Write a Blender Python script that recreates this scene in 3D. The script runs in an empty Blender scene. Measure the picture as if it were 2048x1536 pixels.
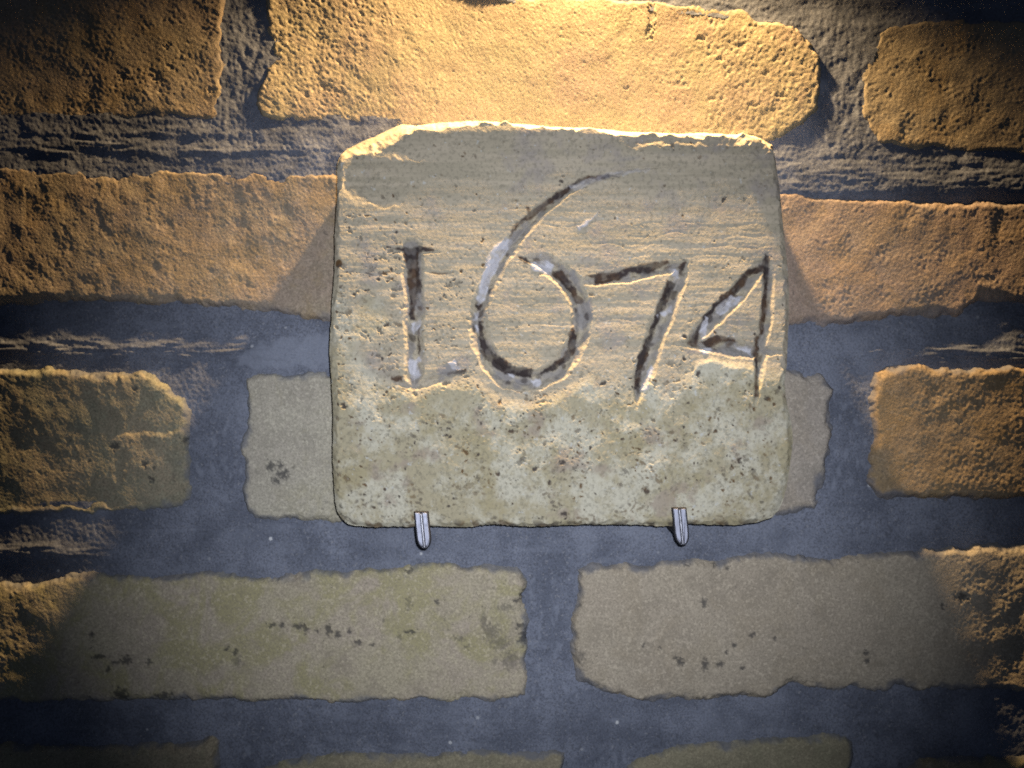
import bpy, math
import numpy as np

# ----------------------------------------------------------------- set-up
scene = bpy.context.scene
S = 0.00035            # metres of wall per photograph pixel (frame 2048 x 1536)
D = 0.6886             # camera distance to the wall plane
SLAB_D = 0.045         # front of the stone stands this far off the wall
CX, CY = 1024.0, 768.0

cam_d = bpy.data.cameras.new('camera')
cam_d.sensor_width = 36.0
cam_d.lens = 36.0 * D / (2048 * S)
cam_d.clip_start = 0.01
cam_d.clip_end = 50
cam = bpy.data.objects.new('camera', cam_d)
scene.collection.objects.link(cam)
cam.location = (0, -D, 0)
cam.rotation_euler = (math.radians(90), 0, 0)
scene.camera = cam

world = bpy.data.worlds.new('World')
scene.world = world
world.use_nodes = True
world.node_tree.nodes['Background'].inputs[0].default_value = (0.48, 0.62, 1.0, 1)
world.node_tree.nodes['Background'].inputs[1].default_value = 0.036

scene.cycles.use_light_tree = False
scene.cycles.sample_clamp_indirect = 1.5
scene.cycles.use_denoising = False      # keep the fine stone grain
scene.cycles.filter_width = 1.8          # a phone lens is not razor sharp
vs = scene.view_settings
vs.view_transform = 'Standard'
vs.look = 'None'
vs.exposure = 0.0
vs.gamma = 1.0


def w_at(px, py, y=0.0):
    k = S * (D + y) / D
    return ((px - CX) * k, y, (CY - py) * k)


def spot(name, loc, target, energy, color, size_deg, blend, radius):
    from mathutils import Vector
    l = bpy.data.lights.new(name, 'SPOT')
    l.energy = energy
    l.color = color
    l.spot_size = math.radians(size_deg)
    l.spot_blend = blend
    l.shadow_soft_size = radius
    o = bpy.data.objects.new(name, l)
    scene.collection.objects.link(o)
    o.location = loc
    d = Vector(target) - Vector(loc)
    o.rotation_euler = d.to_track_quat('-Z', 'Y').to_euler()
    return o


# warm accent lamp just above the picture, close to the wall, raking down over it
LAMP_L = 0.0535
lx, _, lz = w_at(1195, -410)
lamp = spot('accent_lamp', (lx, -LAMP_L, lz), (lx - 0.085, -LAMP_L - 0.342, lz - 0.934),
            35.0, (1.0, 0.675, 0.335), 138, 0.45, 0.008)
# strength varies by direction, shaped to even out the falloff along the wall
lt = lamp.data
lt.use_nodes = True
lt.cycles.use_multiple_importance_sampling = False
_n, _l = lt.node_tree.nodes, lt.node_tree.links
_g = _n.new('ShaderNodeNewGeometry')
_s = _n.new('ShaderNodeSeparateXYZ')
_l.new(_g.outputs['Incoming'], _s.inputs[0])
_p = None
for _op, _v in (('ABSOLUTE', 0.0), ('ADD', 0.17), ('POWER', -1.4), ('MULTIPLY', 0.1)):
    _m = _n.new('ShaderNodeMath')
    _m.operation = _op
    _l.new(_p if _p else _s.outputs['Y'], _m.inputs[0])
    _m.inputs[1].default_value = _v
    _p = _m.outputs[0]
_l.new(_p, _n['Emission'].inputs['Strength'])
# the phone's own little light right beside the lens
flash = spot('phone_light', (0.014, -D + 0.004, 0.016), w_at(1060, 850),
             16.2, (0.79, 0.84, 1.0), 59, 1.0, 0.003)

# ----------------------------------------------------------------- noise maps
MX0, MY0, MP = -300.0, -300.0, 2.0
MW, MH = 1330, 1110
FY = np.fft.fftfreq(MH)[:, None]
FX = np.fft.rfftfreq(MW)[None, :]


def nmap(seed, lam_lo, lam_hi, beta=1.0, ax=1.0, ay=1.0):
    """band-limited noise, wavelengths in photo px, std 1; ax/ay stretch it"""
    rng = np.random.default_rng(seed)
    f = np.sqrt((FX * ax) ** 2 + (FY * ay) ** 2) / MP
    f[0, 0] = 1e-9
    flo, fhi = 1.0 / lam_hi, 1.0 / lam_lo
    amp = f ** (-beta) / (1 + (flo / f) ** 8) / (1 + (f / fhi) ** 8)
    amp[0, 0] = 0
    z = np.fft.irfft2(np.fft.rfft2(rng.standard_normal((MH, MW))) * amp, s=(MH, MW))
    return z / z.std()


def samp(m, x, y, ox=0.0, oy=0.0):
    u = ((x + ox - MX0) / MP) % (MW - 1)
    v = ((y + oy - MY0) / MP) % (MH - 1)
    i = np.floor(u).astype(int)
    j = np.floor(v).astype(int)
    fu, fv = u - i, v - j
    i1, j1 = i + 1, j + 1
    return (m[j, i] * (1 - fu) * (1 - fv) + m[j, i1] * fu * (1 - fv)
            + m[j1, i] * (1 - fu) * fv + m[j1, i1] * fu * fv)


N_big = nmap(1, 220, 900, 1.5)
N_mid = nmap(2, 40, 160, 1.3)
N_med = nmap(3, 22, 60, 1.0)
N_grain = nmap(4, 8, 19, 0.5)
N_fine = nmap(5, 4.5, 9, 0.5)
N_warp1 = nmap(6, 14, 90, 1.2)
N_warp2 = nmap(7, 14, 90, 1.2)
N_ew1 = nmap(21, 36, 200, 1.4)
N_ew2 = nmap(22, 36, 200, 1.4)
N_streak = nmap(8, 5, 26, 0.7, ax=9.0)
N_streak2 = nmap(9, 16, 60, 1.0, ax=6.0)
N_streak3 = nmap(28, 4.5, 14, 0.5, ax=12.0)
N_vstreak = nmap(10, 8, 40, 0.9, ay=2.4)
N_gran = nmap(23, 9, 22, 0.4)
N_diag = nmap(11, 12, 34, 0.7, ax=1.0, ay=1.7)


def sstep(a, b, x):
    t = np.clip((x - a) / (b - a), 0, 1)
    return t * t * (3 - 2 * t)


def poly_sdf(x, y, poly):
    """signed distance, positive inside"""
    P = np.asarray(poly, float)
    Q = np.roll(P, -1, axis=0)
    best = np.full(x.shape, 1e18)
    inside = np.zeros(x.shape, bool)
    for (x0, y0), (x1, y1) in zip(P, Q):
        dx, dy = x1 - x0, y1 - y0
        t = np.clip(((x - x0) * dx + (y - y0) * dy) / (dx * dx + dy * dy + 1e-12), 0, 1)
        best = np.minimum(best, (x - x0 - t * dx) ** 2 + (y - y0 - t * dy) ** 2)
        if y0 != y1:
            c = ((y0 > y) != (y1 > y)) & (x < (x1 - x0) * (y - y0) / (y1 - y0) + x0)
            inside ^= c
    d = np.sqrt(best)
    return np.where(inside, d, -d)


# ----------------------------------------------------------------- mesh helpers
def link(o, parent=None):
    scene.collection.objects.link(o)
    if parent is not None:
        o.parent = parent
    return o


def grid_normals(co, nv, nu):
    c = co.reshape(nv, nu, 3)
    du = np.gradient(c, axis=1)
    dv = np.gradient(c, axis=0)
    n = np.cross(du, dv)
    n /= np.linalg.norm(n, axis=2, keepdims=True) + 1e-20
    n[n[:, :, 1] > 0] *= -1
    return n.reshape(-1, 3)


def mesh_from(name, co, quads, mat, parent=None, attrs=None, normals=None):
    used, inv = np.unique(quads.ravel(), return_inverse=True)
    q = inv.reshape(-1, 4)
    me = bpy.data.meshes.new(name)
    nq = len(q)
    me.vertices.add(len(used))
    me.vertices.foreach_set('co', co[used].astype(np.float32).ravel())
    me.loops.add(nq * 4)
    me.loops.foreach_set('vertex_index', q.astype(np.int32).ravel())
    me.polygons.add(nq)
    me.polygons.foreach_set('loop_start', np.arange(0, nq * 4, 4, dtype=np.int32))
    me.polygons.foreach_set('use_smooth', np.ones(nq, bool))
    me.update(calc_edges=True)
    for k, a in (attrs or {}).items():
        at = me.attributes.new(k, 'FLOAT', 'POINT')
        at.data.foreach_set('value', a.ravel()[used].astype(np.float32))
    if normals is not None:
        me.normals_split_custom_set_from_vertices(normals[used].tolist())
    me.materials.append(mat)
    o = bpy.data.objects.new(name, me)
    return link(o, parent)


def grid_quads(nv, nu):
    idx = np.arange(nv * nu).reshape(nv, nu)
    return np.stack([idx[:-1, :-1], idx[1:, :-1], idx[1:, 1:], idx[:-1, 1:]], axis=-1)


def empty(name, loc, label, cat, group=None):
    o = bpy.data.objects.new(name, None)
    o.empty_display_size = 0.02
    o['label'] = label
    o['category'] = cat
    if group:
        o['group'] = group
    scene.collection.objects.link(o)
    o.location = loc
    return o


# ----------------------------------------------------------------- materials
class NT:
    def __init__(self, name):
        self.m = bpy.data.materials.new(name)
        self.m.use_nodes = True
        self.t = self.m.node_tree
        self.bsdf = self.t.nodes['Principled BSDF']
        self.co = self.t.nodes.new('ShaderNodeTexCoord').outputs['Object']

    def n(self, kind, **kw):
        nd = self.t.nodes.new(kind)
        for k, v in kw.items():
            setattr(nd, k, v)
        return nd

    def put(self, sock, v):
        if isinstance(v, bpy.types.NodeSocket):
            self.t.links.new(v, sock)
        elif isinstance(v, (tuple, list)):
            sock.default_value = (*v, 1.0) if len(v) == 3 and sock.type == 'RGBA' else v
        else:
            sock.default_value = v

    def mapping(self, scale=(1, 1, 1), loc=(0, 0, 0)):
        mp = self.n('ShaderNodeMapping')
        self.t.links.new(self.co, mp.inputs[0])
        mp.inputs['Scale'].default_value = scale
        mp.inputs['Location'].default_value = loc
        return mp.outputs[0]

    def noise(self, scale, detail=4, rough=0.55, vec=None, dist=0.0):
        nd = self.n('ShaderNodeTexNoise')
        self.t.links.new(vec or self.co, nd.inputs['Vector'])
        nd.inputs['Scale'].default_value = scale
        nd.inputs['Detail'].default_value = detail
        nd.inputs['Roughness'].default_value = rough
        nd.inputs['Distortion'].default_value = dist
        return nd.outputs[0]

    def ramp(self, v, a, b, lo=0.0, hi=1.0):
        nd = self.n('ShaderNodeMapRange', interpolation_type='SMOOTHSTEP')
        self.put(nd.inputs[0], v)
        for i, x in enumerate((a, b, lo, hi)):
            nd.inputs[i + 1].default_value = x
        return nd.outputs[0]

    def mix(self, f, a, b, mode='MIX'):
        nd = self.n('ShaderNodeMix', data_type='RGBA', blend_type=mode)
        self.put(nd.inputs[0], f)
        self.put(nd.inputs[6], a)
        self.put(nd.inputs[7], b)
        return nd.outputs[2]

    def math(self, op, a, b=0.0):
        nd = self.n('ShaderNodeMath', operation=op)
        self.put(nd.inputs[0], a)
        self.put(nd.inputs[1], b)
        return nd.outputs[0]

    def attr(self, name):
        return self.n('ShaderNodeAttribute', attribute_name=name).outputs['Fac']

    def bump(self, h, strength, dist, prev=None):
        nd = self.n('ShaderNodeBump')
        nd.inputs['Strength'].default_value = strength
        nd.inputs['Distance'].default_value = dist
        self.put(nd.inputs['Height'], h)
        if prev is not None:
            self.t.links.new(prev, nd.inputs['Normal'])
        return nd.outputs[0]

    def done(self, col, rough=0.9, normal=None, metallic=0.0, spec=0.25):
        self.put(self.bsdf.inputs['Base Color'], col)
        self.put(self.bsdf.inputs['Roughness'], rough)
        self.bsdf.inputs['Metallic'].default_value = metallic
        self.bsdf.inputs['Specular IOR Level'].default_value = spec
        if normal is not None:
            self.t.links.new(normal, self.bsdf.inputs['Normal'])
        return self.m


def brick_mat(k, base, alt, tint, tint_amt, speck=0.5):
    t = NT('fired_brick')
    v = t.mapping(loc=(k * 1.37, k * 0.71, k * 2.11))
    c = t.mix(t.ramp(t.noise(18, 6, 0.68, v), 0.38, 0.62), base, alt)
    c = t.mix(t.math('MULTIPLY', t.ramp(t.noise(45, 6, 0.7, t.mapping(loc=(k * 3.1, 2, k * 1.3))), 0.48, 0.66), 0.5), c, tuple(x * 0.66 for x in alt))
    c = t.mix(t.math('MULTIPLY', t.ramp(t.noise(30, 5, 0.62, v, 0.6), 0.46, 0.62), tint_amt), c, tint)
    # sandy grain of the clay itself
    c = t.mix(t.math('MULTIPLY', t.ramp(t.noise(700, 2, 0.6, v), 0.38, 0.66), 0.6), c,
              tuple(x * 0.55 for x in base))
    c = t.mix(t.math('MULTIPLY', t.ramp(t.noise(420, 2, 0.6, v), 0.54, 0.68), 0.5), c,
              tuple(min(1, x * 1.35) for x in base))
    # scattered dark inclusions
    sp = t.math('MULTIPLY', t.ramp(t.noise(260, 3, 0.6, v), 0.64, 0.72),
                t.ramp(t.noise(28, 2, 0.5, v), 0.42, 0.62))
    c = t.mix(t.math('MULTIPLY', sp, speck), c, (0.07, 0.065, 0.06))
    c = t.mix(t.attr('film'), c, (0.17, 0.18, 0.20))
    c = t.mix(t.attr('spot'), c, (0.055, 0.055, 0.055))
    nrm = t.bump(t.noise(650, 4, 0.68, v), 0.6, 0.0008)
    return t.done(c, 0.93, nrm, spec=0.15)


def mortar_mat():
    t = NT('lime_mortar')
    c = t.mix(t.ramp(t.noise(26, 6, 0.66), 0.36, 0.66), (0.150, 0.164, 0.196), (0.25, 0.268, 0.31))
    c = t.mix(t.math('MULTIPLY', t.ramp(t.noise(800, 2, 0.6), 0.4, 0.7), 0.6), c, (0.075, 0.078, 0.084))
    c = t.mix(t.math('MULTIPLY', t.ramp(t.noise(520, 2, 0.6), 0.58, 0.72), 0.6), c, (0.34, 0.34, 0.34))
    c = t.mix(t.math('MULTIPLY', t.attr('pale'), 0.8), c, (0.285, 0.305, 0.345))
    vo = t.n('ShaderNodeTexVoronoi', feature='F1')
    t.t.links.new(t.co, vo.inputs['Vector'])
    vo.inputs['Scale'].default_value = 95
    g = t.math('MULTIPLY', t.ramp(vo.outputs['Distance'], 0.17, 0.06),
               t.ramp(vo.outputs['Color'], 0.86, 0.92))
    c = t.mix(g, c, (0.72, 0.72, 0.68))
    nrm = t.bump(t.noise(600, 3, 0.65), 0.45, 0.0008)
    return t.done(c, 0.9, nrm, spec=0.2)


def slab_mat():
    t = NT('weathered_stone')
    low = t.attr('lower')
    st = t.mapping(scale=(1.0, 1.0, 16.0))
    up = t.mix(t.ramp(t.noise(14, 4, 0.6, st), 0.35, 0.68), (0.45, 0.39, 0.265), (0.57, 0.485, 0.335))
    up = t.mix(t.math('MULTIPLY', t.ramp(t.noise(40, 4, 0.6), 0.52, 0.7), 0.5), up, (0.34, 0.30, 0.28))
    dn = t.mix(t.ramp(t.noise(34, 9, 0.74), 0.43, 0.58), (0.47, 0.41, 0.255), (0.63, 0.585, 0.425))
    dn = t.mix(t.math('MULTIPLY', t.ramp(t.noise(24, 8, 0.72, t.mapping(loc=(3, 1, 5))), 0.50, 0.62), 0.8),
               dn, (0.43, 0.365, 0.20))
    dn = t.mix(t.math('MULTIPLY', t.ramp(t.noise(30, 5, 0.62, t.mapping(loc=(7, 2, 1))), 0.55, 0.64), 0.8),
               dn, (0.40, 0.325, 0.235))
    c = t.mix(low, up, dn)
    c = t.mix(t.math('MULTIPLY', t.ramp(t.noise(420, 3, 0.65), 0.45, 0.72), 0.5), c, (0.17, 0.155, 0.11))
    c = t.mix(t.math('MULTIPLY', t.ramp(t.noise(260, 2, 0.6, t.mapping(loc=(1, 4, 2))), 0.66, 0.73), 0.6),
              c, (0.62, 0.62, 0.55))
    pit = t.mix(t.ramp(t.noise(60, 2), 0.45, 0.6), (0.075, 0.06, 0.05), (0.15, 0.085, 0.035))
    c = t.mix(t.attr('pit'), c, pit)
    brown = t.mix(t.ramp(t.noise(45, 5, 0.65), 0.45, 0.62), (0.058, 0.045, 0.040), (0.12, 0.075, 0.045))
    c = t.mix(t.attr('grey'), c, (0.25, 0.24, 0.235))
    c = t.mix(t.attr('dark'), c, brown)
    c = t.mix(t.attr('white'), c, (0.62, 0.605, 0.60))
    nrm = t.bump(t.noise(800, 3, 0.65), 0.4, 0.0006)
    return t.done(c, 0.88, nrm, spec=0.2)


def metal_mat(name, col, rough, metallic):
    t = NT(name)
    st = t.mapping(scale=(1, 1, 0.08))
    c = t.mix(t.ramp(t.noise(900, 3, 0.6, st), 0.3, 0.7), col, tuple(x * 0.72 for x in col))
    r = t.ramp(t.noise(300, 3), 0.3, 0.7, rough, min(1, rough + 0.2))
    return t.done(c, r, None, metallic, 0.5)


# ----------------------------------------------------------------- the wall
wall = empty('brick_wall', w_at(1024, 1640), 'old wall of large pale bricks with wide dark recessed mortar joints', 'wall')
wall_inv = np.array(wall.location)

BRICKS = [  # outline (photo px on the wall plane), proud mm, rough, colours
 dict(p=[(-420,-200),(452,-200),(456,0),(450,120),(453,230),(438,250),(300,243),(150,254),(60,246),(-420,250)], h=5.0, r=1.0, c=0),
 dict(p=[(535,-200),(530,60),(546,120),(520,170),(508,205),(522,245),(620,252),(740,256),(900,275),(1300,290),(1500,295),(1556,284),(1606,262),(1638,222),(1646,180),(1644,135),(1640,105),(1596,62),(1500,26),(1400,10),(1300,2),(1150,-10),(1060,-8),(900,-48),(760,-70),(640,-110),(600,-200)], h=4.6, r=1.1, c=1),
 dict(p=[(1772,52),(1850,42),(1950,38),(2470,45),(2470,325),(2048,320),(1900,310),(1800,306),(1752,292),(1722,262),(1712,220),(1712,150),(1726,96)], h=5.5, r=1.0, c=2),
 dict(p=[(-420,335),(100,335),(220,346),(330,340),(450,346),(600,344),(760,348),(900,350),(1010,352),(1012,640),(700,640),(600,632),(480,612),(380,610),(250,605),(120,601),(0,611),(-420,611)], h=5.0, r=1.0, c=3),
 dict(p=[(1085,372),(1400,378),(1580,380),(1690,394),(1800,396),(1880,402),(2048,405),(2470,405),(2470,605),(2010,606),(1960,600),(1912,632),(1850,627),(1780,636),(1720,646),(1580,646),(1085,646)], h=5.0, r=0.85, c=4),
 dict(p=[(-420,738),(100,738),(200,745),(296,745),(325,757),(350,790),(382,812),(378,900),(384,960),(382,1002),(345,1016),(200,1022),(0,1026),(-420,1026)], h=4.5, r=1.0, c=5),
 dict(p=[(495,752),(560,748),(700,750),(1010,750),(1010,1042),(560,1042),(508,1034),(488,1002),(485,900),(497,830),(494,780)], h=4.0, r=0.35, c=6),
 dict(p=[(1090,745),(1590,745),(1642,752),(1662,780),(1658,870),(1651,940),(1636,990),(1628,1022),(1570,1029),(1090,1030)], h=4.0, r=0.35, c=7),
 dict(p=[(1748,738),(1800,730),(1900,738),(2000,734),(2470,735),(2470,985),(1950,998),(1850,998),(1762,994),(1736,962),(1745,880),(1740,800)], h=5.5, r=1.0, c=8),
 dict(p=[(-420,1180),(60,1162),(170,1147),(300,1152),(420,1140),(540,1158),(640,1145),(720,1140),(820,1130),(950,1128),(1036,1130),(1050,1160),(1044,1200),(1053,1240),(1051,1390),(1000,1398),(800,1400),(600,1405),(520,1400),(300,1396),(200,1401),(0,1400),(-420,1400)], h=4.5, r=0.6, c=9),
 dict(p=[(1152,1140),(1184,1128),(1280,1131),(1340,1122),(1500,1112),(1600,1110),(1680,1121),(1720,1110),(1800,1105),(1880,1098),(1960,1090),(2048,1088),(2470,1090),(2470,1375),(2000,1378),(1850,1377),(1800,1368),(1740,1376),(1640,1378),(1580,1370),(1540,1390),(1400,1398),(1280,1400),(1232,1386),(1152,1362),(1145,1300),(1149,1200)], h=4.5, r=0.5, c=10),
 dict(p=[(-420,1492),(200,1490),(350,1491),(424,1472),(436,1480),(436,1790),(-420,1790)], h=4.5, r=0.6, c=11),
 dict(p=[(522,1536),(560,1520),(700,1508),(900,1505),(1000,1500),(1112,1503),(1128,1512),(1128,1790),(520,1790)], h=4.5, r=0.6, c=12),
 dict(p=[(1256,1530),(1340,1490),(1480,1480),(1560,1475),(1640,1465),(1688,1474),(1702,1500),(1702,1790),(1250,1790)], h=4.5, r=0.6, c=13),
 dict(p=[(1796,1540),(1850,1516),(2470,1508),(2470,1790),(1790,1790)], h=4.5, r=0.6, c=14),
]
TAN, PINK, YEL = (0.44, 0.36, 0.235), (0.43, 0.335, 0.24), (0.44, 0.39, 0.225)
GRN, OCH = (0.30, 0.29, 0.17), (0.42, 0.28, 0.12)
BCOL = [  # base, alt, tint, amount
 (TAN, PINK, OCH, 0.4), ((0.50, 0.41, 0.25), (0.47, 0.36, 0.25), YEL, 0.5), (TAN, (0.36, 0.29, 0.20), OCH, 0.4),
 (PINK, TAN, OCH, 0.4), (PINK, (0.45, 0.33, 0.24), OCH, 0.35), ((0.34, 0.32, 0.21), TAN, (0.25, 0.25, 0.18), 0.6),
 ((0.56, 0.51, 0.375), (0.52, 0.465, 0.355), YEL, 0.4), ((0.52, 0.455, 0.35), (0.48, 0.415, 0.325), TAN, 0.3),
 ((0.40, 0.30, 0.18), (0.36, 0.26, 0.15), OCH, 0.5), ((0.56, 0.485, 0.32), (0.54, 0.45, 0.33), (0.46, 0.41, 0.19), 0.75),
 ((0.54, 0.46, 0.325), (0.50, 0.42, 0.30), TAN, 0.4), ((0.34, 0.30, 0.20), TAN, GRN, 0.5),
 ((0.40, 0.35, 0.22), (0.36, 0.31, 0.2), GRN, 0.4), ((0.40, 0.35, 0.22), (0.34, 0.30, 0.19), GRN, 0.4), (TAN, GRN, OCH, 0.3)]

# dark stains and pits the bricks really have: x, y, rx, ry, pit depth mm
SPOTS = [
 (545,1248,9,4,.6),(565,1250,6,4,.6),(600,1252,13,6,.9),(612,1258,6,7,.8),(636,1262,5,4,.6),(658,1258,6,12,.8),(676,1268,6,6,.6),(700,1262,5,5,.5),(718,1284,8,4,.6),
 (255,1318,12,8,.8),(236,1322,8,4,.5),(205,1310,16,4,.4),(300,1322,5,5,.4),(188,1266,5,5,.5),(222,1335,4,7,.4),(455,1296,5,5,.4),(472,1302,6,6,.4),(477,1320,10,9,.3),(246,1388,14,14,.5),(330,1388,20,6,.5),
 (968,1240,5,20,.3),(984,1262,16,16,.25),(1000,1285,18,14,.2),(1020,1320,16,18,.2),(1040,1250,9,6,.8),(1046,1272,8,16,.9),(1050,1190,9,12,.9),(1032,1200,6,4,.6),(1010,1212,18,8,.2),(990,1320,6,6,.3),
 (822,1262,14,3,.5),(818,1205,6,14,.2),(875,1202,5,5,.4),(918,1276,12,5,.3),(935,1292,5,4,.3),(745,1288,5,4,.4),(800,1272,5,6,.3),(770,1240,5,4,.3),(708,1290,5,4,.3),(820,1140,8,5,.5),
 (1286,1286,3,5,.7),(1318,1294,3,4,.5),(1360,1322,6,9,.8),(1350,1312,5,4,.5),(1408,1326,6,12,.9),(1437,1325,6,7,.8),(1466,1288,5,4,.5),(1500,1266,6,5,.4),(1546,1274,4,4,.6),(1481,1331,6,4,.5),(1450,1302,3,4,.6),(1406,1202,6,9,.35),(1427,1130,4,5,.6),(1372,1128,6,4,.5),(1450,1132,5,4,.4),
 (1920,1192,13,8,.9),(1881,1210,5,5,.4),(1728,1303,5,5,.4),(1732,1320,5,5,.4),(1160,1310,10,12,.3),(1158,1210,6,5,.3),
 (542,932,9,9,.4),(561,929,6,7,.4),(568,948,12,10,.5),(553,960,10,6,.4),(590,934,4,4,.3),(515,944,12,6,.1),
 (231,892,9,8,.6),(292,928,5,7,.6),(305,958,6,7,.6),(350,955,4,9,.3),(372,880,7,6,.5),(178,922,4,4,.5),(275,778,5,5,.6),(312,934,3,3,.4),
 (338,95,5,6,.8),(1302,30,7,30,1.2),(1296,70,5,14,1.0),(760,40,10,16,.3),(800,45,14,12,.3),(640,80,15,10,.6),(566,78,12,9,.6),(677,188,16,10,.6),(652,176,12,8,.5),
 (1540,30,9,8,.9),(1400,80,8,5,.9),(1480,95,9,6,.9),(1556,195,9,7,1.0),(1500,215,8,6,.8),(1360,172,14,5,.6),(1252,180,4,4,.8),(1440,120,7,5,.8),(1530,150,6,6,.9),(1420,200,6,4,.8),(1545,225,5,8,.8),
 (425,184,6,6,.9),(250,158,6,5,.7),(315,160,8,6,.7),(344,138,6,5,.7),(382,244,7,6,1.0),
 (1990,465,8,20,.5),(1960,560,20,8,.5),(1622,395,12,8,.6),
]


def rough_grid(x0, x1, y0, y1, p):
    xs = np.arange(x0, x1 + p, p)
    ys = np.arange(y0, y1 + p, p)
    X, Y = np.meshgrid(xs, ys)
    return X, Y


def to_world(X, Y, Hm, parent_loc):
    co = np.stack([(X - CX) * S, -Hm * 0.001, (CY - Y) * S], axis=-1).reshape(-1, 3)
    return co - parent_loc


ALL_SDF = []
for k, b in enumerate(BRICKS):
    P = np.array(b['p'], float)
    p = 2.45
    X, Y = rough_grid(P[:, 0].min() - 16, P[:, 0].max() + 16, P[:, 1].min() - 16, P[:, 1].max() + 16, p)
    ox, oy = 171.0 * k, 97.0 * k
    Xw = X + 3.0 * samp(N_ew1, X, Y, ox, oy) + 1.5 * samp(N_med, X, Y, ox, oy) + 0.8 * samp(N_grain, X, Y, ox, oy)
    Yw = Y + 2.6 * samp(N_ew2, X, Y, ox, oy) + 1.5 * samp(N_med, X, Y, oy, ox) + 0.8 * samp(N_grain, X, Y, oy, ox)
    sd = poly_sdf(Xw, Yw, b['p'])
    R = 17 + 4 * samp(N_mid, X, Y, oy, ox)
    R = np.clip(R, 9, 28)
    t = np.clip(sd / R, 0, 1)
    H = 0.85 * b['h'] * (1 - (1 - t) ** 2.2)
    H = np.where(sd < 0, sd * S * 1000 * 1.6, H)
    ins = sstep(0, 14, sd)
    r = b['r'] * np.ones_like(X)
    H += ins * 0.7 * samp(N_big, X, Y, ox, oy)
    if k == 1:      # dished face: smooth hollow between two rough raised ends
        u = (X - 1085) / 520.0
        H += ins * (np.clip(np.abs(u), 0, 1.15) ** 3.2) * np.where(u < 0, 2.6, 4.2) - 1.0 * ins
        r = 0.45 + 0.75 * sstep(0.30, 0.95, np.abs(u) + 0.12 * samp(N_mid, X, Y))
    if k == 5:
        H += ins * 1.3 * sstep(6, -6, poly_sdf(Xw, Yw, [(250,870),(330,868),(384,850),(384,790),(330,780),(290,800)])) - ins * 0.8
    if k == 5:
        H -= ins * (Y - 800) / 220.0 * 3.2
    if k in (9, 10):
        r = 0.35 + 0.9 * sstep(250, 0, X) + 0.9 * sstep(1880, 2000, X)
    if k == 8:
        r = 0.35 + 0.9 * sstep(1760, 1900, X)
    rr = r * (0.75 + 0.35 * np.clip(samp(N_mid, X, Y, oy + 300, ox), -1, 1.6))
    H += ins * 0.21 * (0.4 + 0.6 * r) * samp(N_mid, X, Y, ox, oy)
    H += ins * rr * 0.085 * samp(N_med, X, Y, ox, oy)
    g = samp(N_grain, X, Y, ox, oy) if k % 2 == 0 else 0.6 * samp(N_grain, X, Y, ox, oy) + 0.6 * samp(N_diag, X, Y, ox, oy)
    H += ins * rr * 0.10 * (g - 0.35 * np.clip(-g - 0.5, 0, 9) ** 1.4)
    H += ins * (0.3 + 0.7 * r) * 0.06 * samp(N_fine, X, Y, ox, oy)
    if k == 1:
        gg = samp(N_gran, X, Y)
        H -= ins * np.clip(r - 0.3, 0, 1) * (0.55 * sstep(0.3, 1.7, gg) + 0.10 * samp(N_grain, X, Y, 500, 3))
        g3 = samp(N_grain, X, Y, 640, 210)
        H -= ins * 0.30 * sstep(1.1, 2.1, g3) + ins * 0.05 * samp(N_fine, X, Y, 600, 9)
    spot_a = np.zeros_like(X)
    for (sx, sy, ra, rb, dep) in SPOTS:
        if P[:, 0].min() - 5 < sx < P[:, 0].max() + 5 and P[:, 1].min() - 5 < sy < P[:, 1].max() + 5:
            e = np.sqrt(((X + 1.2 * samp(N_grain, X, Y) - sx) / ra) ** 2 + ((Y + 1.2 * samp(N_grain, X, Y, 50, 80) - sy) / rb) ** 2) + 0.30 * samp(N_fine, X, Y) + 0.2 * samp(N_grain, X, Y, 8, 8)
            m = sstep(1.35, 0.55, e)
            H -= dep * m
            amt = 0.75 if sy > 600 else 0.15
            if dep <= 0.3:
                amt *= 0.55
            if dep <= 0.1:
                amt *= 0.35
            spot_a = np.maximum(spot_a, m * amt)
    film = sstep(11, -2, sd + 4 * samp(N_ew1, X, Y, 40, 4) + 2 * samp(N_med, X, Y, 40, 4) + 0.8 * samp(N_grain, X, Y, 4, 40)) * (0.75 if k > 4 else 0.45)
    nv, nu = X.shape
    q = grid_quads(nv, nu)
    sq = sd[:-1, :-1]
    q = q[sq > -13]
    co = to_world(X, Y, H, wall_inv)
    base, alt, tint, amt = BCOL[b['c']]
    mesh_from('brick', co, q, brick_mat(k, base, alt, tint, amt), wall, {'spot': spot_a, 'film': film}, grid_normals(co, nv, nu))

# mortar: one bed behind and between the bricks
X, Y = rough_grid(-430, 2480, -210, 1800, 2.7)
sd_all = np.full(X.shape, -1e9)
for b in BRICKS:
    P = np.array(b['p'], float)
    x0, x1, y0, y1 = P[:, 0].min() - 70, P[:, 0].max() + 70, P[:, 1].min() - 70, P[:, 1].max() + 70
    i0, i1 = np.searchsorted(X[0], [x0, x1])
    j0, j1 = np.searchsorted(Y[:, 0], [y0, y1])
    sl = (slice(j0, j1), slice(i0, i1))
    sd_all[sl] = np.maximum(sd_all[sl], poly_sdf(X[sl], Y[sl], b['p']))
vj = np.zeros_like(X)   # where joints run upright
for (jx, ja, jb, w) in [(490, -120, 300, 45), (1680, 40, 300, 45), (435, 790, 1010, 50), (1700, 770, 980, 45), (1098, 1150, 1400, 50), (480, 1480, 1660, 45), (1190, 1500, 1660, 60), (1750, 1500, 1660, 45)]:
    vj = np.maximum(vj, sstep(w + 18, w - 5, np.abs(X - jx)) * sstep(ja - 12, ja + 12, Y) * sstep(jb + 25, jb - 5, Y))
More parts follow.
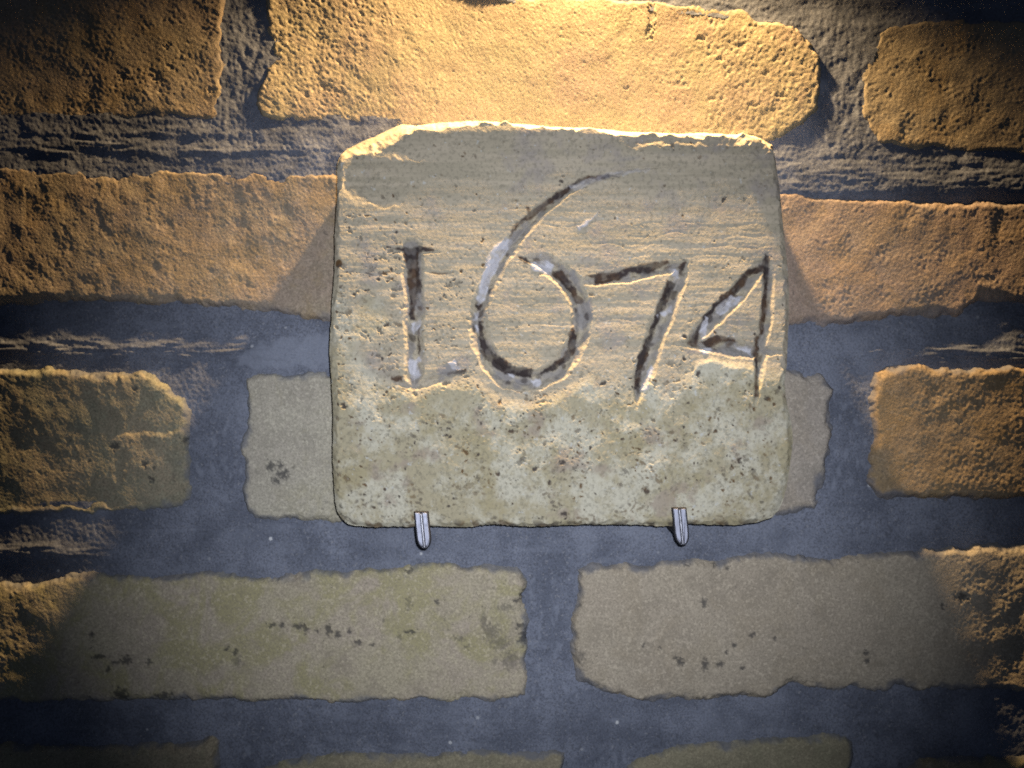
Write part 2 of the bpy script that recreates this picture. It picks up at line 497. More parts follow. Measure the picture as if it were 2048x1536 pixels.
H = -0.4 + 4.2 * sstep(420, 380, Y) - 1.1 * sstep(60, 20, Y) + 0.35 * samp(N_big, X, Y, 400, 200) + 0.2 * samp(N_mid, X, Y, 90, 300)
upper = sstep(760, 600, Y) * 0.75 + 0.25
H += (1 - vj) * upper * ((0.24 - 0.12 * sstep(420, 380, Y)) * samp(N_streak2, X, Y) + 0.07 * samp(N_streak, X, Y))
H += vj * (0.15 * samp(N_vstreak, X, Y))
H += 0.10 * samp(N_grain, X, Y, 77, 11) + 0.06 * samp(N_fine, X, Y, 31, 7) + 0.1 * samp(N_med, X, Y, 10, 60)
# trowelled ridges in the bed joints that catch the lamp
for (rx0, rx1, ry0, ry1, w, a) in [(-140, 470, 268, 268, 7, 0.7), (-140, 560, 303, 303, 9, 0.9), (60, 330, 288, 290, 6, .8), (-140, 640, 690, 706, 16, 1.8), (1720, 2190, 700, 706, 14, 1.8), (1560, 2190, 350, 372, 22, 0.7),
                                    (-140, 200, 1100, 1105, 14, 1.5), (500, 700, 300, 305, 22, 0.3)]:
    yy = ry0 + (ry1 - ry0) * (X - rx0) / (rx1 - rx0) + 4 * samp(N_mid, X, Y, 5, 900)
    H += a * np.exp(-((Y - yy) / w) ** 2) * sstep(rx0 - 60, rx0 + 40, X) * sstep(rx1 + 60, rx1 - 60, X) * (0.8 + 0.3 * samp(N_streak, X, Y, 300, 55))
# a flat smear of mortar standing proud at the upper left of the stone
H += 0.9 * sstep(-5, 8, poly_sdf(X + 4 * samp(N_warp1, X, Y), Y + 4 * samp(N_warp2, X, Y), [(470, 730), (500, 690), (600, 675), (680, 668), (900, 668), (900, 735), (480, 738)]))
nv, nu = X.shape
q = grid_quads(nv, nu)
q = q[sd_all[:-1, :-1] < 22]
co = to_world(X, Y, H, wall_inv)
pale = 0.75 * sstep(-6, 8, poly_sdf(X + 4 * samp(N_warp1, X, Y), Y + 4 * samp(N_warp2, X, Y), [(470, 735), (500, 690), (600, 678), (645, 668), (900, 668), (900, 735), (480, 738)]))
pale = np.maximum(pale, 0.35 * sstep(0.3, 2.2, samp(N_big, X, Y, 900, 40) + 0.6 * samp(N_mid, X, Y, 3, 3)))
pale = np.maximum(pale, 0.6 * vj * sstep(0.6, 1.8, samp(N_vstreak, X, Y, 5, 5)))
pale = np.maximum(pale, 0.3 * (1 - vj) * sstep(0.9, 2.2, samp(N_streak2, X, Y, 5, 500)))
mesh_from('mortar', co, q, mortar_mat(), wall, {'pale': pale}, grid_normals(co, nv, nu))

# ----------------------------------------------------------------- the carved stone
SK = S * (D - SLAB_D) / D          # metres per photo px at the stone's face
stone = empty('carved_stone_tablet', (0.04, -0.006, (CY - 1052) * SK),
              'square weathered pale stone carved with the year 1674, held on two hooks', 'stone tablet')
st_loc = np.array(stone.location)

TOP = [(678,305),(692,291),(716,280),(750,265),(800,243),(830,246),(865,240),(905,238),(960,236),(1010,240),(1060,243),(1110,248),(1160,250),(1210,252),(1260,258),(1310,259),(1360,262),(1410,260),(1460,263),(1500,264),(1525,270),(1553,286)]
RIGHT = [(1553,286),(1556,330),(1562,370),(1566,410),(1570,450),(1575,500),(1580,560),(1581,600),(1579,640),(1577,690),(1576,725),(1571,765),(1574,800),(1583,838),(1587,870),(1586,905),(1580,945),(1574,985),(1562,1018),(1548,1036)]
BOT = [(684,1042),(700,1051),(735,1055),(790,1055),(830,1054),(880,1055),(930,1056),(960,1052),(1000,1050),(1030,1053),(1080,1055),(1120,1052),(1180,1050),(1240,1052),(1290,1051),(1330,1053),(1380,1050),(1430,1051),(1480,1051),(1515,1048),(1548,1036)]
LEFT = [(678,305),(673,330),(672,380),(670,430),(668,480),(667,540),(664,590),(661,640),(658,690),(660,740),(664,800),(665,850),(664,900),(665,940),(667,985),(669,1010),(674,1028),(684,1042)]
OUT = TOP + RIGHT[1:] + BOT[::-1][1:] + LEFT[::-1][1:-1]
FRONT = [(688,324),(720,314),(758,305),(786,290),(812,272),(834,259),(868,254),(905,257),(935,250),(965,248),(1010,247),(1040,256),(1070,252),(1110,257),(1130,263),(1165,258),(1210,264),(1250,272),(1300,268),(1350,270),(1385,276),(1420,268),(1460,272),(1500,274),(1530,284),(1544,300),
         (1548,340),(1556,420),(1563,500),(1568,600),(1566,700),(1560,770),(1568,840),(1574,890),(1566,950),(1550,990),(1535,1020),(1510,1034),(1430,1040),(1300,1042),(1180,1042),(1080,1046),(960,1044),(880,1046),(790,1046),(715,1042),(692,1030),(682,1008),(676,960),(676,880),(676,780),(672,690),(674,620),(678,540),(680,440),(682,380)]


def curve(pts, n):
    P = np.array(pts, float)
    # smooth the polyline a little with Catmull-Rom before resampling
    out = []
    for i in range(len(P) - 1):
        p0, p1, p2, p3 = P[max(i - 1, 0)], P[i], P[i + 1], P[min(i + 2, len(P) - 1)]
        for t in np.linspace(0, 1, 12, endpoint=False):
            out.append(0.5 * ((2 * p1) + (-p0 + p2) * t + (2 * p0 - 5 * p1 + 4 * p2 - p3) * t * t + (-p0 + 3 * p1 - 3 * p2 + p3) * t ** 3))
    out.append(P[-1])
    Q = np.array(out)
    L = np.concatenate([[0], np.cumsum(np.linalg.norm(np.diff(Q, axis=0), axis=1))])
    s = np.linspace(0, L[-1], n)
    return np.stack([np.interp(s, L, Q[:, 0]), np.interp(s, L, Q[:, 1])], axis=1)


NU, NV = 620, 550
cT, cB, cL, cR = curve(TOP, NU), curve(BOT, NU), curve(LEFT, NV), curve(RIGHT, NV)
wob = np.random.default_rng(5)


def jag(c, a):
    n = len(c)
    k = np.convolve(wob.standard_normal(n + 8), np.ones(5) / 5, 'same')[4:4 + n]
    k2 = np.convolve(wob.standard_normal(n + 60), np.ones(25) / 25, 'same')[30:30 + n] * 2
    w = np.clip(np.minimum(np.arange(n), np.arange(n)[::-1]) / 10.0, 0, 1)
    d = np.gradient(c, axis=0)
    nr = np.stack([-d[:, 1], d[:, 0]], 1) / (np.linalg.norm(d, axis=1, keepdims=True) + 1e-9)
    return c + nr * ((k + k2) * a * w)[:, None]


cT, cB, cL, cR = jag(cT, 1.2), jag(cB, 1.1), jag(cL, 0.6), jag(cR, 0.6)
u = np.linspace(0, 1, NU)[None, :, None]
v = np.linspace(0, 1, NV)[:, None, None]
G = (1 - v) * cT[None] + v * cB[None] + (1 - u) * cL[:, None] + u * cR[:, None] \
    - ((1 - u) * (1 - v) * cT[0] + u * (1 - v) * cT[-1] + (1 - u) * v * cB[0] + u * v * cB[-1])
X, Y = G[:, :, 0], G[:, :, 1]

Xw = X + 2.5 * samp(N_warp1, X, Y, 40, 40) + 0.5 * samp(N_grain, X, Y)
Yw = Y + 2.8 * samp(N_warp2, X, Y, 40, 40) + 0.5 * samp(N_grain, X, Y, 33, 99)
eO = np.clip(poly_sdf(X, Y, OUT), 0, None)
eF = np.clip(-poly_sdf(Xw, Yw, FRONT), 0, None)
bt = eO / (eO + eF + 1e-6)
topness = sstep(330, 290, Y)
bevel = 3.0 + 5.0 * topness
H = -bevel * (1 - bt) ** 1.25 * (eF > 0)
inF = 1 - sstep(0, 6, eF)

# overall face: a hollow under the top rim, then a dressed plane leaning up to the rough lower third
hol = np.interp(X, [690, 860], [0.35, 1.0])
f = hol * np.interp(Y, [240, 268, 300, 340, 400, 440, 520, 640, 740, 1060], [0.6, 0.6, -0.6, -1.2, -1.3, -1.1, -0.6, 0.1, 0.7, 0.7])
H += f
EDGE = [(640,752),(720,748),(775,762),(800,768),(832,784),(870,766),(930,748),(948,752),(975,772),(1010,790),(1060,801),(1110,785),(1150,762),(1190,740),(1240,728),(1280,742),(1320,740),(1365,732),(1395,722),(1424,711),(1470,718),(1510,724),(1600,724)]
E = np.array(EDGE, float)
ye = np.interp(X, E[:, 0], E[:, 1]) + 2.5 * samp(N_ew2, X, Y, 8, 8) + 0.8 * samp(N_med, X, Y, 8, 8)
ws = np.interp(X, [640, 770, 785, 880, 940, 1180, 1215, 1275, 1285, 1305, 1330, 1375, 1395, 1510, 1530, 1600], [110, 80, 20, 22, 34, 24, 110, 80, 30, 30, 90, 60, 18, 16, 40, 40])
lower = sstep(-2, 1, (Y - ye) / ws * 1.0 - 0.0) * 0 + sstep(-0.1, 1.0, (Y - ye) / ws)
H += lower * 0.95 - 3.0 * np.clip((Y - ye) / 320, 0, 1) ** 1.3 + 0.9 * np.exp(-((Y - 930) / 60) ** 2 - ((X - 1200) / 300) ** 2)

upm = 1 - sstep(-30, 20, Y - ye)
H += upm * inF * (0.019 * samp(N_streak3, X, Y, 50, 20) * sstep(330, 450, Y) + 0.08 * samp(N_streak2, X, Y, 150, 20) * (0.5 + 0.5 * sstep(460, 300, Y)))
H += 0.10 * samp(N_mid, X, Y, 10, 20) + lower * (0.08 * samp(N_mid, X, Y, 500, 20) + 0.05 * samp(N_med, X, Y, 7, 7) + 0.035 * samp(N_grain, X, Y, 9, 9)) + 0.012 * samp(N_fine, X, Y, 3, 8)
H += 0.02 * samp(N_grain, X, Y, 400, 100)
rimr = topness * (1 - inF)
H += rimr * (0.25 + 0.75 * sstep(800, 850, X)) * (0.30 * samp(N_med, X, Y, 60, 60) + 0.15 * samp(N_grain, X, Y, 3, 3))


def dent(cx, cy, rx, ry, dep, soft=0.35):
    global H
    e = np.sqrt(((Xw - cx) / rx) ** 2 + ((Yw - cy) / ry) ** 2)
    H = H - dep * sstep(1.0, 1.0 - soft, e)


dent(745, 365, 74, 48, 1.5, 0.55)
dent(712, 345, 40, 40, 1.0, 0.3)
dent(770, 385, 46, 36, 0.6, 0.25)
dent(1420, 330, 90, 40, 0.8, 0.6)
dent(1520, 340, 26, 30, 0.9, 0.5)
dent(1500, 372, 30, 22, 0.6, 0.5)
dent(1546, 850, 20, 24, 0.7, 0.4)
for (bx, by, rx, ry, a) in [(830, 322, 62, 8, 0.9), (1320, 296, 110, 9, 1.0), (1500, 300, 26, 30, 0.8), (1020, 322, 70, 8, .5), (1525, 312, 22, 26, .8)]:
    H += a * np.exp(-((Xw - bx) / rx) ** 2 - ((Yw - by) / ry) ** 2)
chipm = np.exp(-((X - 1500) / 55) ** 2 - ((Y - 300) / 30) ** 2) * inF
H += chipm * (0.5 + 0.45 * samp(N_med, X, Y, 17, 170) + 0.2 * samp(N_grain, X, Y, 17, 170))
# long fine tooling grooves on the dressed part
for (gy, ga, gb, dep) in [(545, 675, 905, .5), (448, 1000, 1570, .18), (470, 1240, 1570, .2), (492, 1150, 1565, .2), (512, 1190, 1560, .2), (530, 700, 800, .2), (600, 1190, 1310, .2), (640, 1190, 1300, .2), (420, 900, 1250, .15), (650, 980, 1140, .2), (610, 980, 1140, .2)]:
    yy = gy + 3 * samp(N_mid, X, Y, gy, 0)
    H -= 0.7 * dep * np.exp(-((Y - yy) / 2.6) ** 2) * sstep(ga - 10, ga + 30, X) * sstep(gb + 10, gb - 30, X) * (0.7 + 0.4 * samp(N_streak, X, Y, gy, gy))

# --- numerals: strokes as (x, y, full width)
STROKES = {
 'one': [[(826,500,44),(827,520,42),(827,600,42),(828,680,40),(829,750,38),(830,772,22)],
         [(786,497,6),(806,502,17),(826,506,28),(846,503,14),(877,504,6)],
         [(782,759,5),(806,768,14),(830,774,20)], [(830,774,20),(870,762,20),(905,750,16),(932,748,4)]],
 'six': [[(1345,333,3),(1300,334,8),(1250,340,15),(1200,352,20),(1160,368,24),(1125,388,27),(1085,420,30),(1050,455,33),(1018,495,36),(995,530,38),(974,575,39),(960,615,39),(957,655,40),(966,695,42),(985,728,46),(1012,752,50),(1045,762,50),(1080,760,46),(1115,740,44),(1143,708,42),(1160,670,42),(1164,635,42),(1157,598,42),(1142,566,42),(1118,542,42),(1090,528,40),(1065,521,26),(1036,514,4)]],
 'seven': [[(1166,562,14),(1190,561,24),(1230,556,28),(1290,545,27),(1340,536,24),(1368,526,16),(1374,521,4)],
           [(1372,524,10),(1362,545,34),(1350,572,40),(1337,602,42),(1320,650,43),(1303,698,43),(1292,732,42),(1283,760,38),(1277,790,22),(1273,815,4)]],
 'four': [[(1535,510,8),(1516,540,28),(1490,570,36),(1460,604,39),(1430,634,38),(1404,660,36),(1386,682,26),(1368,692,6)],
          [(1535,508,10),(1535,540,24),(1534,600,28),(1528,660,28),(1521,705,28),(1516,750,22),(1512,790,15),(1509,822,4)],
          [(1346,686,5),(1385,690,18),(1430,692,34),(1470,698,36),(1505,703,34),(1540,704,20),(1572,704,8)]],
}
Xg = X + 1.5 * samp(N_ew1, X, Y, 200, 10) + 0.5 * samp(N_med, X, Y, 1, 2) + 0.35 * samp(N_grain, X, Y, 12, 5)
Yg = Y + 1.5 * samp(N_ew2, X, Y, 200, 10) + 0.5 * samp(N_med, X, Y, 71, 2) + 0.35 * samp(N_grain, X, Y, 90, 5)
carve = np.zeros_like(X)
masks = {}
for name, strokes in STROKES.items():
    best = np.full(X.shape, -1e9)
    for st in strokes:
        for (x0, y0, w0), (x1, y1, w1) in zip(st[:-1], st[1:]):
            m = 60
            sel = (X > min(x0, x1) - m) & (X < max(x0, x1) + m) & (Y > min(y0, y1) - m) & (Y < max(y0, y1) + m)
            gx, gy = Xg[sel], Yg[sel]
            dx, dy = x1 - x0, y1 - y0
            t = np.clip(((gx - x0) * dx + (gy - y0) * dy) / (dx * dx + dy * dy), 0, 1)
            d = np.hypot(gx - x0 - t * dx, gy - y0 - t * dy)
            hw = 0.5 * (w0 + (w1 - w0) * t)
            best[sel] = np.maximum(best[sel], hw - d)     # >0 inside, px from the lip
    masks[name] = best
    ins = np.clip(best, 0, None)
    # steep lip, sloping sides and a rough narrow floor
    dep = 0.19 * np.minimum(ins, 4) + 0.22 * np.clip(ins - 4, 0, 6) + 0.30 * np.clip(ins - 10, 0, 8)
    carve = np.maximum(carve, dep)
carve *= (1 + 0.10 * samp(N_med, X, Y, 66, 6))
carve += (carve > 0.3) * 0.10 * samp(N_grain, X, Y, 21, 12)
H -= np.clip(carve, 0, None)


# --- what is left in the cuts: brown-black dirt, white filler, grey film, plus some painted shade
def zp(pts, sc, ox, oy):
    return [(x / sc + ox, y / sc + oy) for x, y in pts]


A = lambda *p: zp(p, 4.389, 750, 470)
B = lambda *p: zp(p, 4.151, 1150, 480)
C = lambda *p: zp(p, 3.657, 640, 220)
DARK = [A((165,108),(350,100),(515,116),(508,140),(382,158),(382,260),(412,450),(392,510),(362,522),(352,660),(352,740),(310,752),(296,560),(282,400),(264,220),(238,150)),
        A((378,800),(394,800),(386,1050),(370,1050)), A((140,1236),(250,1240),(240,1282),(150,1268)), A((640,1215),(740,1185),(820,1205),(760,1225)),  # last outline: thin shadow at the one's foot serif, painted dark
        A((1250,190),(1320,192),(1355,252),(1310,248)), A((1560,310),(1640,300),(1700,370),(1770,480),(1802,590),(1770,602),(1720,520),(1640,420),(1540,352)),
        A((888,606),(952,598),(930,655),(890,655)), A((905,750),(950,760),(952,880),(1000,1000),(1120,1080),(1230,1160),(1380,1170),(1392,1260),(1240,1232),(1130,1220),(1020,1150),(950,1040),(905,900)),
        A((1420,1242),(1530,1140),(1640,1080),(1700,990),(1690,880),(1750,800),(1772,900),(1770,1030),(1680,1120),(1560,1190)),
        C((1388,922),(1430,830),(1515,760),(1515,705),(1545,735),(1640,670),(1750,590),(1855,548),(1845,578),(1700,672),(1560,775),(1450,852)),
        B((90,290),(260,270),(400,240),(560,200),(780,168),(792,192),(660,252),(600,284),(480,272),(380,332),(220,362),(170,372),(168,322)),
        B((925,165),(934,190),(890,282),(868,292),(858,230),(872,200)), B((770,330),(840,360),(812,460),(760,560),(702,660),(652,780),(612,920),(562,1100),(532,1250),(482,1230),(502,1050),(560,900),(630,720),(690,530)),
        B((1590,110),(1620,130),(1617,300),(1602,560),(1574,760),(1530,802),(1528,700),(1568,400),(1560,262),(1450,292),(1420,382),(1330,462),(1200,532),(1110,640),(1040,750),(1022,860),(1010,902),(928,872),(1000,760),(1080,612),(1200,470),(1300,410),(1380,290),(1450,240),(1550,200)),
        B((1502,800),(1534,800),(1526,1100),(1512,1300),(1478,1300),(1490,1100)), B((1040,850),(1180,790),(1330,830),(1340,850),(1200,850),(1120,890)),
        C((1840,540),(1900,500),(1960,480),(2100,470),(2200,480),(2100,500),(1960,505),(1880,550))]
WHITE = [A((310,780),(392,730),(402,790),(332,862)), A((300,1080),(345,1100),(400,1060),(412,1110),(372,1130),(392,1240),(330,1282),(290,1200)), A((640,1110),(700,1100),(748,1182),(690,1182)),
         A((1150,20),(1215,40),(1160,130),(1100,230),(1062,300),(1002,420),(952,580),(910,612),(890,560),(920,440),(950,320),(985,190),(1040,110)),
         A((872,680),(898,680),(892,742),(868,742)), A((878,790),(912,800),(912,862),(880,852)), A((1350,230),(1500,218),(1572,260),(1530,348),(1450,322),(1380,292)),
         A((1160,1213),(1232,1225),(1222,1247),(1180,1242)), A((1370,1268),(1452,1270),(1440,1322),(1390,1322)),
         B((800,238),(862,250),(857,330),(820,352),(815,300)), B((715,602),(800,548),(802,592),(740,642)), B((668,618),(702,620),(690,652)), B((640,1030),(655,1060),(595,1240),(548,1252),(590,1130)),
         B((1180,550),(1300,460),(1392,470),(1290,572),(1222,632),(1180,602)), B((1090,640),(1114,660),(1092,800),(1060,832),(1038,780),(1050,700)), B((1330,868),(1472,900),(1472,962),(1370,905)), B((1030,910),(1132,880),(1132,942),(1060,952)),
         C((1890,840),(2000,780),(2040,740),(1990,800),(1900,880)), [(1140,372),(1185,354),(1235,341),(1300,335),(1300,340),(1240,350),(1190,364),(1150,381)]]
GREY = [A((1740,640),(1900,560),(1914,740),(1830,832),(1770,800)), A((540,1160),(640,1120),(760,1180),(640,1230),(560,1230)), B((900,920),(1330,880),(1470,960),(1480,1000),(1130,945),(950,940)),
        A((1210,1260),(1400,1270),(1380,1330),(1240,1320)), A((1040,1180),(1230,1240),(1180,1300),(1080,1260)), A((240,120),(380,120),(380,190),(270,200)),
        C((1640,780),(1560,820),(1400,1000),(1330,1080),(1400,900)), A((1690,340),(1740,300),(1800,400),(1760,450))]
Xr = X + 1.0 * samp(N_med, X, Y, 5, 44) + 0.8 * samp(N_grain, X, Y, 70, 44)
Yr = Y + 1.0 * samp(N_med, X, Y, 95, 14) + 0.8 * samp(N_grain, X, Y, 10, 74)


def patches(polys, soft=1.6):
    a = np.zeros_like(X)
    for pl in polys:
        P = np.array(pl)
        sel = (X > P[:, 0].min() - 12) & (X < P[:, 0].max() + 12) & (Y > P[:, 1].min() - 12) & (Y < P[:, 1].max() + 12)
        a[sel] = np.maximum(a[sel], sstep(-soft, soft, poly_sdf(Xr[sel], Yr[sel], pl)))
    return a


a_dark = patches(DARK, 2.4) * (0.70 + 0.30 * sstep(-1.2, 0.4, samp(N_warp1, X, Y, 222, 8) + 0.4 * samp(N_grain, X, Y, 222, 8)))
a_white = patches(WHITE, 2.2) * (0.45 + 0.5 * sstep(-1.0, 0.4, samp(N_med, X, Y, 300, 80) + 0.5 * samp(N_grain, X, Y, 30, 80)))
a_white *= 1 - 0.6 * sstep(1130, 1160, X) * sstep(400, 385, Y)
a_grey = patches(GREY, 4.0) * 0.75
# thin scattered dirt elsewhere along the floor of the cuts
floor_m = sstep(1.2, 2.6, carve)
a_dark = np.maximum(a_dark, floor_m * sstep(0.7, 1.5, samp(N_med, X, Y, 123, 321)) * 0.7)
a_grey = np.maximum(a_grey, 0.6 * sstep(0.3, 1.8, carve) * sstep(-1.4, 0.8, samp(N_med, X, Y, 700, 33)))  # grey shading of the groove sides, painted into the colour by depth
H += 0.30 * a_white + 0.22 * a_dark * (carve > 0.5)

# --- pits: countless small dark holes, denser in the rough part and at the left edge
rng = np.random.default_rng(77)
pit = np.zeros_like(X)
hole = np.zeros_like(X)
px_u, px_v = 900.0 / NU, 800.0 / NV


def dens(x, y):
    d = 0.10
    if y > 760:
        d = 0.50 + 0.5 * math.exp(-((x - 1130) / 280) ** 2 - ((y - 860) / 90) ** 2)
        if y > 990:
            d *= 0.6
    if x < 800 and y > 430:
        d = max(d, 0.75 if y < 760 else 0.5)
    if 850 < x < 960 and 560 < y < 760:
        d = max(d, 0.5)
    if 430 < y < 560 and 690 < x < 740:
        d = 1.0
    return d


clu = nmap(31, 60, 200, 1.0)
n_p = 0
for _ in range(16000):
    x, y = rng.uniform(672, 1572), rng.uniform(275, 1045)
    c = float(samp(clu, np.array([x]), np.array([y]))[0])
    if rng.random() > dens(x, y) * min(max(0.45 + 0.45 * c, 0.06), 1.2) * 0.9:
        continue
    i, j = int((x - 664) / px_u), int((y - 248) / px_v)
    i0, i1, j0, j1 = max(i - 18, 0), min(i + 18, NU), max(j - 22, 0), min(j + 22, NV)
    sx, sy = X[j0:j1, i0:i1], Y[j0:j1, i0:i1]
    r = min(0.8 + rng.exponential(0.8), 5.5)
    el = rng.uniform(0.8, 2.2)
    an = rng.uniform(-0.7, 0.7) + (math.pi / 2 if rng.random() < 0.3 else 0)
    ca, sa = math.cos(an), math.sin(an)
    qx, qy = (sx - x) * ca + (sy - y) * sa, -(sx - x) * sa + (sy - y) * ca
    e = np.sqrt((qx / (r * el)) ** 2 + (qy / r) ** 2) + 0.25 * samp(N_fine, sx, sy, 9, 60) + 0.12 * samp(N_grain, sx, sy, 9, 60)
    m = sstep(1.25, 0.55, e)
    hole[j0:j1, i0:i1] = np.maximum(hole[j0:j1, i0:i1], m * min(0.18 * r, 0.8))
    pit[j0:j1, i0:i1] = np.maximum(pit[j0:j1, i0:i1], m * rng.choice([0.35, 0.6, 0.95], p=[.4, .35, .25]))
    n_p += 1
# a rusty knob of dirt on the left edge, the crack, dirty bottom edge
pit = np.maximum(pit, sstep(1.2, 0.7, np.hypot((X - 677) / 8, (Y - 527) / 9)))
pit = np.maximum(pit, 0.85 * np.exp(-((Y - 545 - 3 * samp(N_mid, X, Y, 545, 0)) / 2.0) ** 2) * sstep(680, 720, X) * sstep(905, 890, X) * sstep(-0.5, 0.5, samp(N_med, X, Y, 5, 5)))
pit = np.maximum(pit, 0.7 * sstep(1034, 1050, Y) * sstep(0.2, 0.9, samp(N_med, X, Y, 300, 5)))
pit = np.maximum(pit, 0.6 * sstep(0.5, 1.3, samp(N_mid, X, Y, 99, 5)) * sstep(940, 1000, Y) * sstep(0.0, 1.0, samp(N_grain, X, Y, 7, 700)))
H -= hole
for nme in masks:
    pit *= 1 - 0.7 * sstep(0, 3, masks[nme])
# streaky grey patch at the fading tail of the six
a_grey = np.maximum(a_grey, 0.6 * np.exp(-((X - 1270) / 80) ** 2 - ((Y - 322 + 0.12 * (X - 1270)) / 11) ** 2) * sstep(-0.8, 0.6, samp(N_streak2, X, Y, 60, 60)))
a_low = np.clip(lower + 0.75 * sstep(790, 690, X + 25 * samp(N_mid, X, Y, 4, 4)) * sstep(520, 620, Y), 0, 1)

co = np.stack([(X - CX) * SK, -SLAB_D - H * 0.001, (CY - Y) * SK], axis=-1).reshape(-1, 3) - st_loc
nrm = grid_normals(co, NV, NU)
quads = grid_quads(NV, NU)
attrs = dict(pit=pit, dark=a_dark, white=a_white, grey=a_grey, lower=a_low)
m_slab = slab_mat()
own = np.full((NV - 1, NU - 1), -1)
names = list(masks)
for n_i, nme in enumerate(names):
    mk = masks[nme]
    c4 = np.maximum(np.maximum(mk[:-1, :-1], mk[1:, 1:]), np.maximum(mk[1:, :-1], mk[:-1, 1:]))
    bestprev = np.zeros_like(c4)
    own[(c4 > -1.0) & (own < 0)] = n_i
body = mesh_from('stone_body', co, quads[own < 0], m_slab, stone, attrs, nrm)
PART_LABEL = {'one': 'carved numeral 1 with serifs and brown dirt in its stem', 'six': 'large carved numeral 6 with a long sweeping tail',
              'seven': 'carved numeral 7 leaning left, joined to the six', 'four': 'carved open triangular numeral 4 near the right edge'}
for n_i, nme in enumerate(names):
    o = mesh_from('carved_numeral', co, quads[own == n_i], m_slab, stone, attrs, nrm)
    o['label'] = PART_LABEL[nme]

# sides and back of the stone
ring_idx = np.concatenate([np.arange(NU), np.arange(1, NV) * NU + NU - 1, (NV - 1) * NU + np.arange(NU - 2, -1, -1), np.arange(NV - 2, 0, -1) * NU])
ring = co[ring_idx] + st_loc
nR = len(ring)
ctr = ring.mean(axis=0)
rows = []
y_back = -0.0062
for k in range(13):
    t = k / 12.0
    r = ring.copy()
    r[:, 1] = ring[:, 1] + (y_back - ring[:, 1]) * t
    sh = 1.0 - 0.035 * t
    r[:, 0] = ctr[0] + (r[:, 0] - ctr[0]) * sh
    r[:, 2] = ctr[2] + (r[:, 2] - ctr[2]) * sh
    if k:
        dirn = r - ctr
        dirn[:, 1] = 0
        dirn /= np.linalg.norm(dirn, axis=1, keepdims=True)
        s = np.arange(nR) * 1.45
        r += dirn * (0.0005 * samp(N_med, s % 1800, np.full(nR, 60.0 * k), 0, 0) * math.sin(math.pi * min(t + .1, 1)))[:, None]
    rows.append(r)
side = np.concatenate(rows) - st_loc
qs = []
for k in range(12):
    a = k * nR + np.arange(nR)
    b_ = k * nR + (np.arange(nR) + 1) % nR
    qs.append(np.stack([a, b_, b_ + nR, a + nR], axis=1))
# back cap as a fan of quads towards the middle
last = 12 * nR
side = np.concatenate([side, (np.array([[ctr[0], y_back, ctr[2]]]) - st_loc)])
ci = len(side) - 1
step = 2
ii = np.arange(0, nR - 2, 2)
qs.append(np.stack([last + ii, last + ii + 1, last + ii + 2, np.full(len(ii), ci)], axis=1))
qs = np.concatenate(qs)
zero = np.zeros(len(side))
mesh_from('stone_side', side, qs, m_slab, stone, dict(pit=zero, dark=zero, white=zero, grey=zero, lower=zero + 0.4))

# ----------------------------------------------------------------- metal hooks
m_steel = metal_mat('brushed_steel', (0.42, 0.43, 0.48), 0.40, 0.8)
m_rib = metal_mat('polished_steel', (0.85, 0.85, 0.88), 0.30, 0.9)
m_black = metal_mat('shank_and_dark_reflection', (0.012, 0.012, 0.014), 0.6, 0.0)  # black for the shank and for the rim's painted dark reflection


def prism(name, outline, y0, y1, bev, mat, parent):
    """outline in metres (x, z); front at y0 (nearer camera), back at y1, bevelled front rim"""
    n = len(outline)
    P = np.array(outline)
    c = P.mean(axis=0)

    def shrink(d):
        e = np.roll(P, -1, 0) - np.roll(P, 1, 0)
        nr = np.stack([e[:, 1], -e[:, 0]], 1)
        nr /= np.linalg.norm(nr, axis=1, keepdims=True) + 1e-12
        sg = np.sign(((P - c) * nr).sum(1, keepdims=True))
        return P - nr * sg * d
    rings = [(shrink(bev), y0), (shrink(bev * 0.3), y0 + bev * 0.3), (P, y0 + bev), (P, y1)]
    vs_, fs = [], []
    for r, y in rings:
        vs_ += [(a[0], y, a[1]) for a in r]
    for k in range(3):
        for i in range(n):
            j = (i + 1) % n
            fs.append((k * n + i, k * n + j, (k + 1) * n + j, (k + 1) * n + i))
    fs.append(tuple(range(n))[::-1])
    fs.append(tuple(range(3 * n, 4 * n)))
    me = bpy.data.meshes.new(name)
    me.from_pydata(vs_, [], fs)
    me.update()
    import bmesh
    bm = bmesh.new()
    bm.from_mesh(me)
    bmesh.ops.recalc_face_normals(bm, faces=bm.faces)
    bm.to_mesh(me)
    bm.free()
    me.materials.append(mat)
    return link(bpy.data.objects.new(name, me), parent)


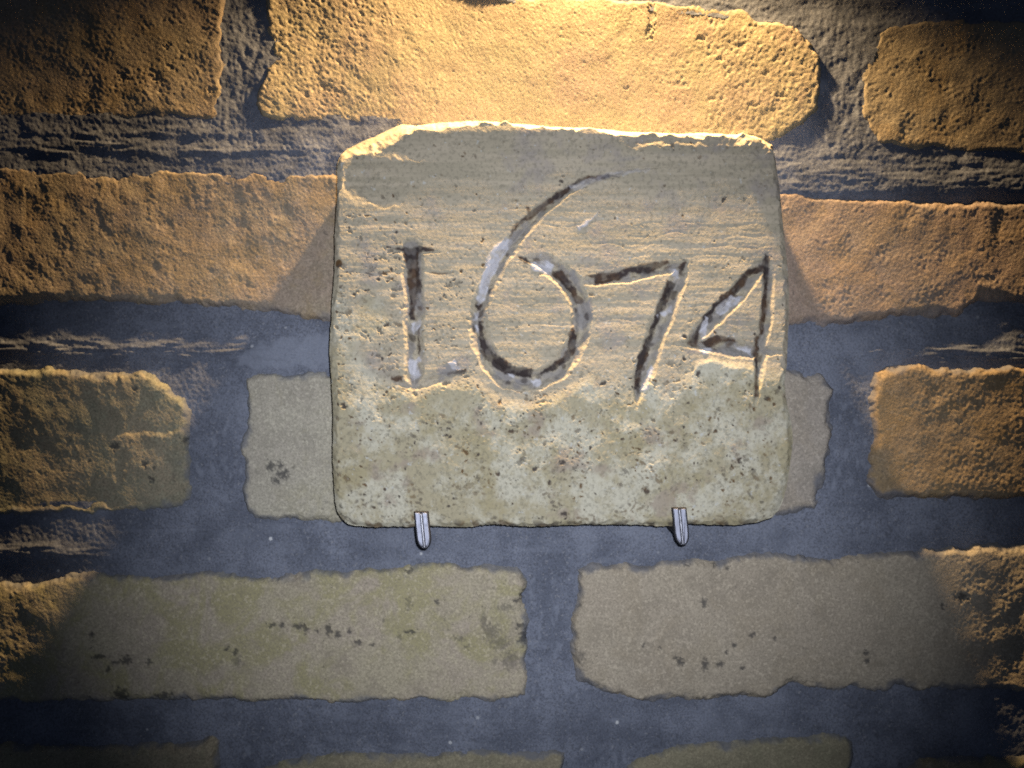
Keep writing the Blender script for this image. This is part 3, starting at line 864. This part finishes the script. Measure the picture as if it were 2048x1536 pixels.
def hook(px, top, tip, zrest, tilt, label):
    yf = -SLAB_D - 0.0052
    k = S * (D + yf) / D
    cx, zt, zb = (px - CX) * k, (CY - top) * k, (CY - tip) * k
    o = empty('metal_hook', (cx, 0, zrest), label, 'hook', 'hooks under the carved stone')
    hw = 12.2 * k
    L = zt - zb

    def shape(g):
        w = hw + g
        pts = [(-w, zt + g)]
        pts += [(w, zt + g)]
        for t in np.linspace(0, 1, 12):
            a = t * math.pi / 2
            pts.append((w * math.cos(a) ** 0.8 if t < 1 else 0.0, zb - g + (0.33 * L) * (1 - math.sin(a)) ** 0.9))
        for t in np.linspace(1, 0, 12)[1:]:
            a = t * math.pi / 2
            pts.append((-w * math.cos(a) ** 0.8, zb - g + (0.33 * L) * (1 - math.sin(a)) ** 0.9))
        return [(x + tilt * (zt - z), z - zrest) for x, z in pts]
    # black rim added behind as the dark reflection in the plate's sides, steel tongue split by a slot, bright rib in the slot, shank back to the wall
    prism('rim', shape(2.6 * k), yf + 0.0009, yf + 0.0034, 0.0004, m_black, o)
    full = shape(0)
    gap = 2.3 * k
    lft = [(min(x, tilt * (zt - zrest - z) - gap), z) for x, z in full]
    rgt = [(max(x, tilt * (zt - zrest - z) + gap), z) for x, z in full]

    def clean(pts):
        out = []
        for p_ in pts:
            if not out or math.hypot(p_[0] - out[-1][0], p_[1] - out[-1][1]) > 1e-6:
                out.append(p_)
        return out
    prism('tongue_half', clean(lft), yf, yf + 0.0016, 0.00035, m_steel, o)
    prism('tongue_half', clean(rgt), yf, yf + 0.0016, 0.00035, m_steel, o)
    zt2, zb2 = zt - zrest, zb - zrest
    r = 1.0 * k
    prism('rib', [(-r, zt2 - 2 * k), (r, zt2 - 2 * k), (r + tilt * L, zb2 + 1 * k), (-r + tilt * L, zb2 + 1 * k)], yf - 0.0001, yf + 0.0014, 0.0001, m_rib, o)
    sh = 9 * k
    prism('shank', [(-sh, -0.0003), (sh, -0.0003), (sh, -0.0048), (-sh, -0.0048)], yf + 0.0032, 0.004, 0.0003, m_black, o)
    return o


zr = (CY - 1055) * SK
hook(842, 1026, 1096, zr, 0.10, 'grey steel hook holding the left part of the stone\'s bottom edge')
hook(1359, 1018, 1089, zr + 0.001, 0.10, 'grey steel hook with lit top edge under the right part of the stone')
print('pits', n_p)
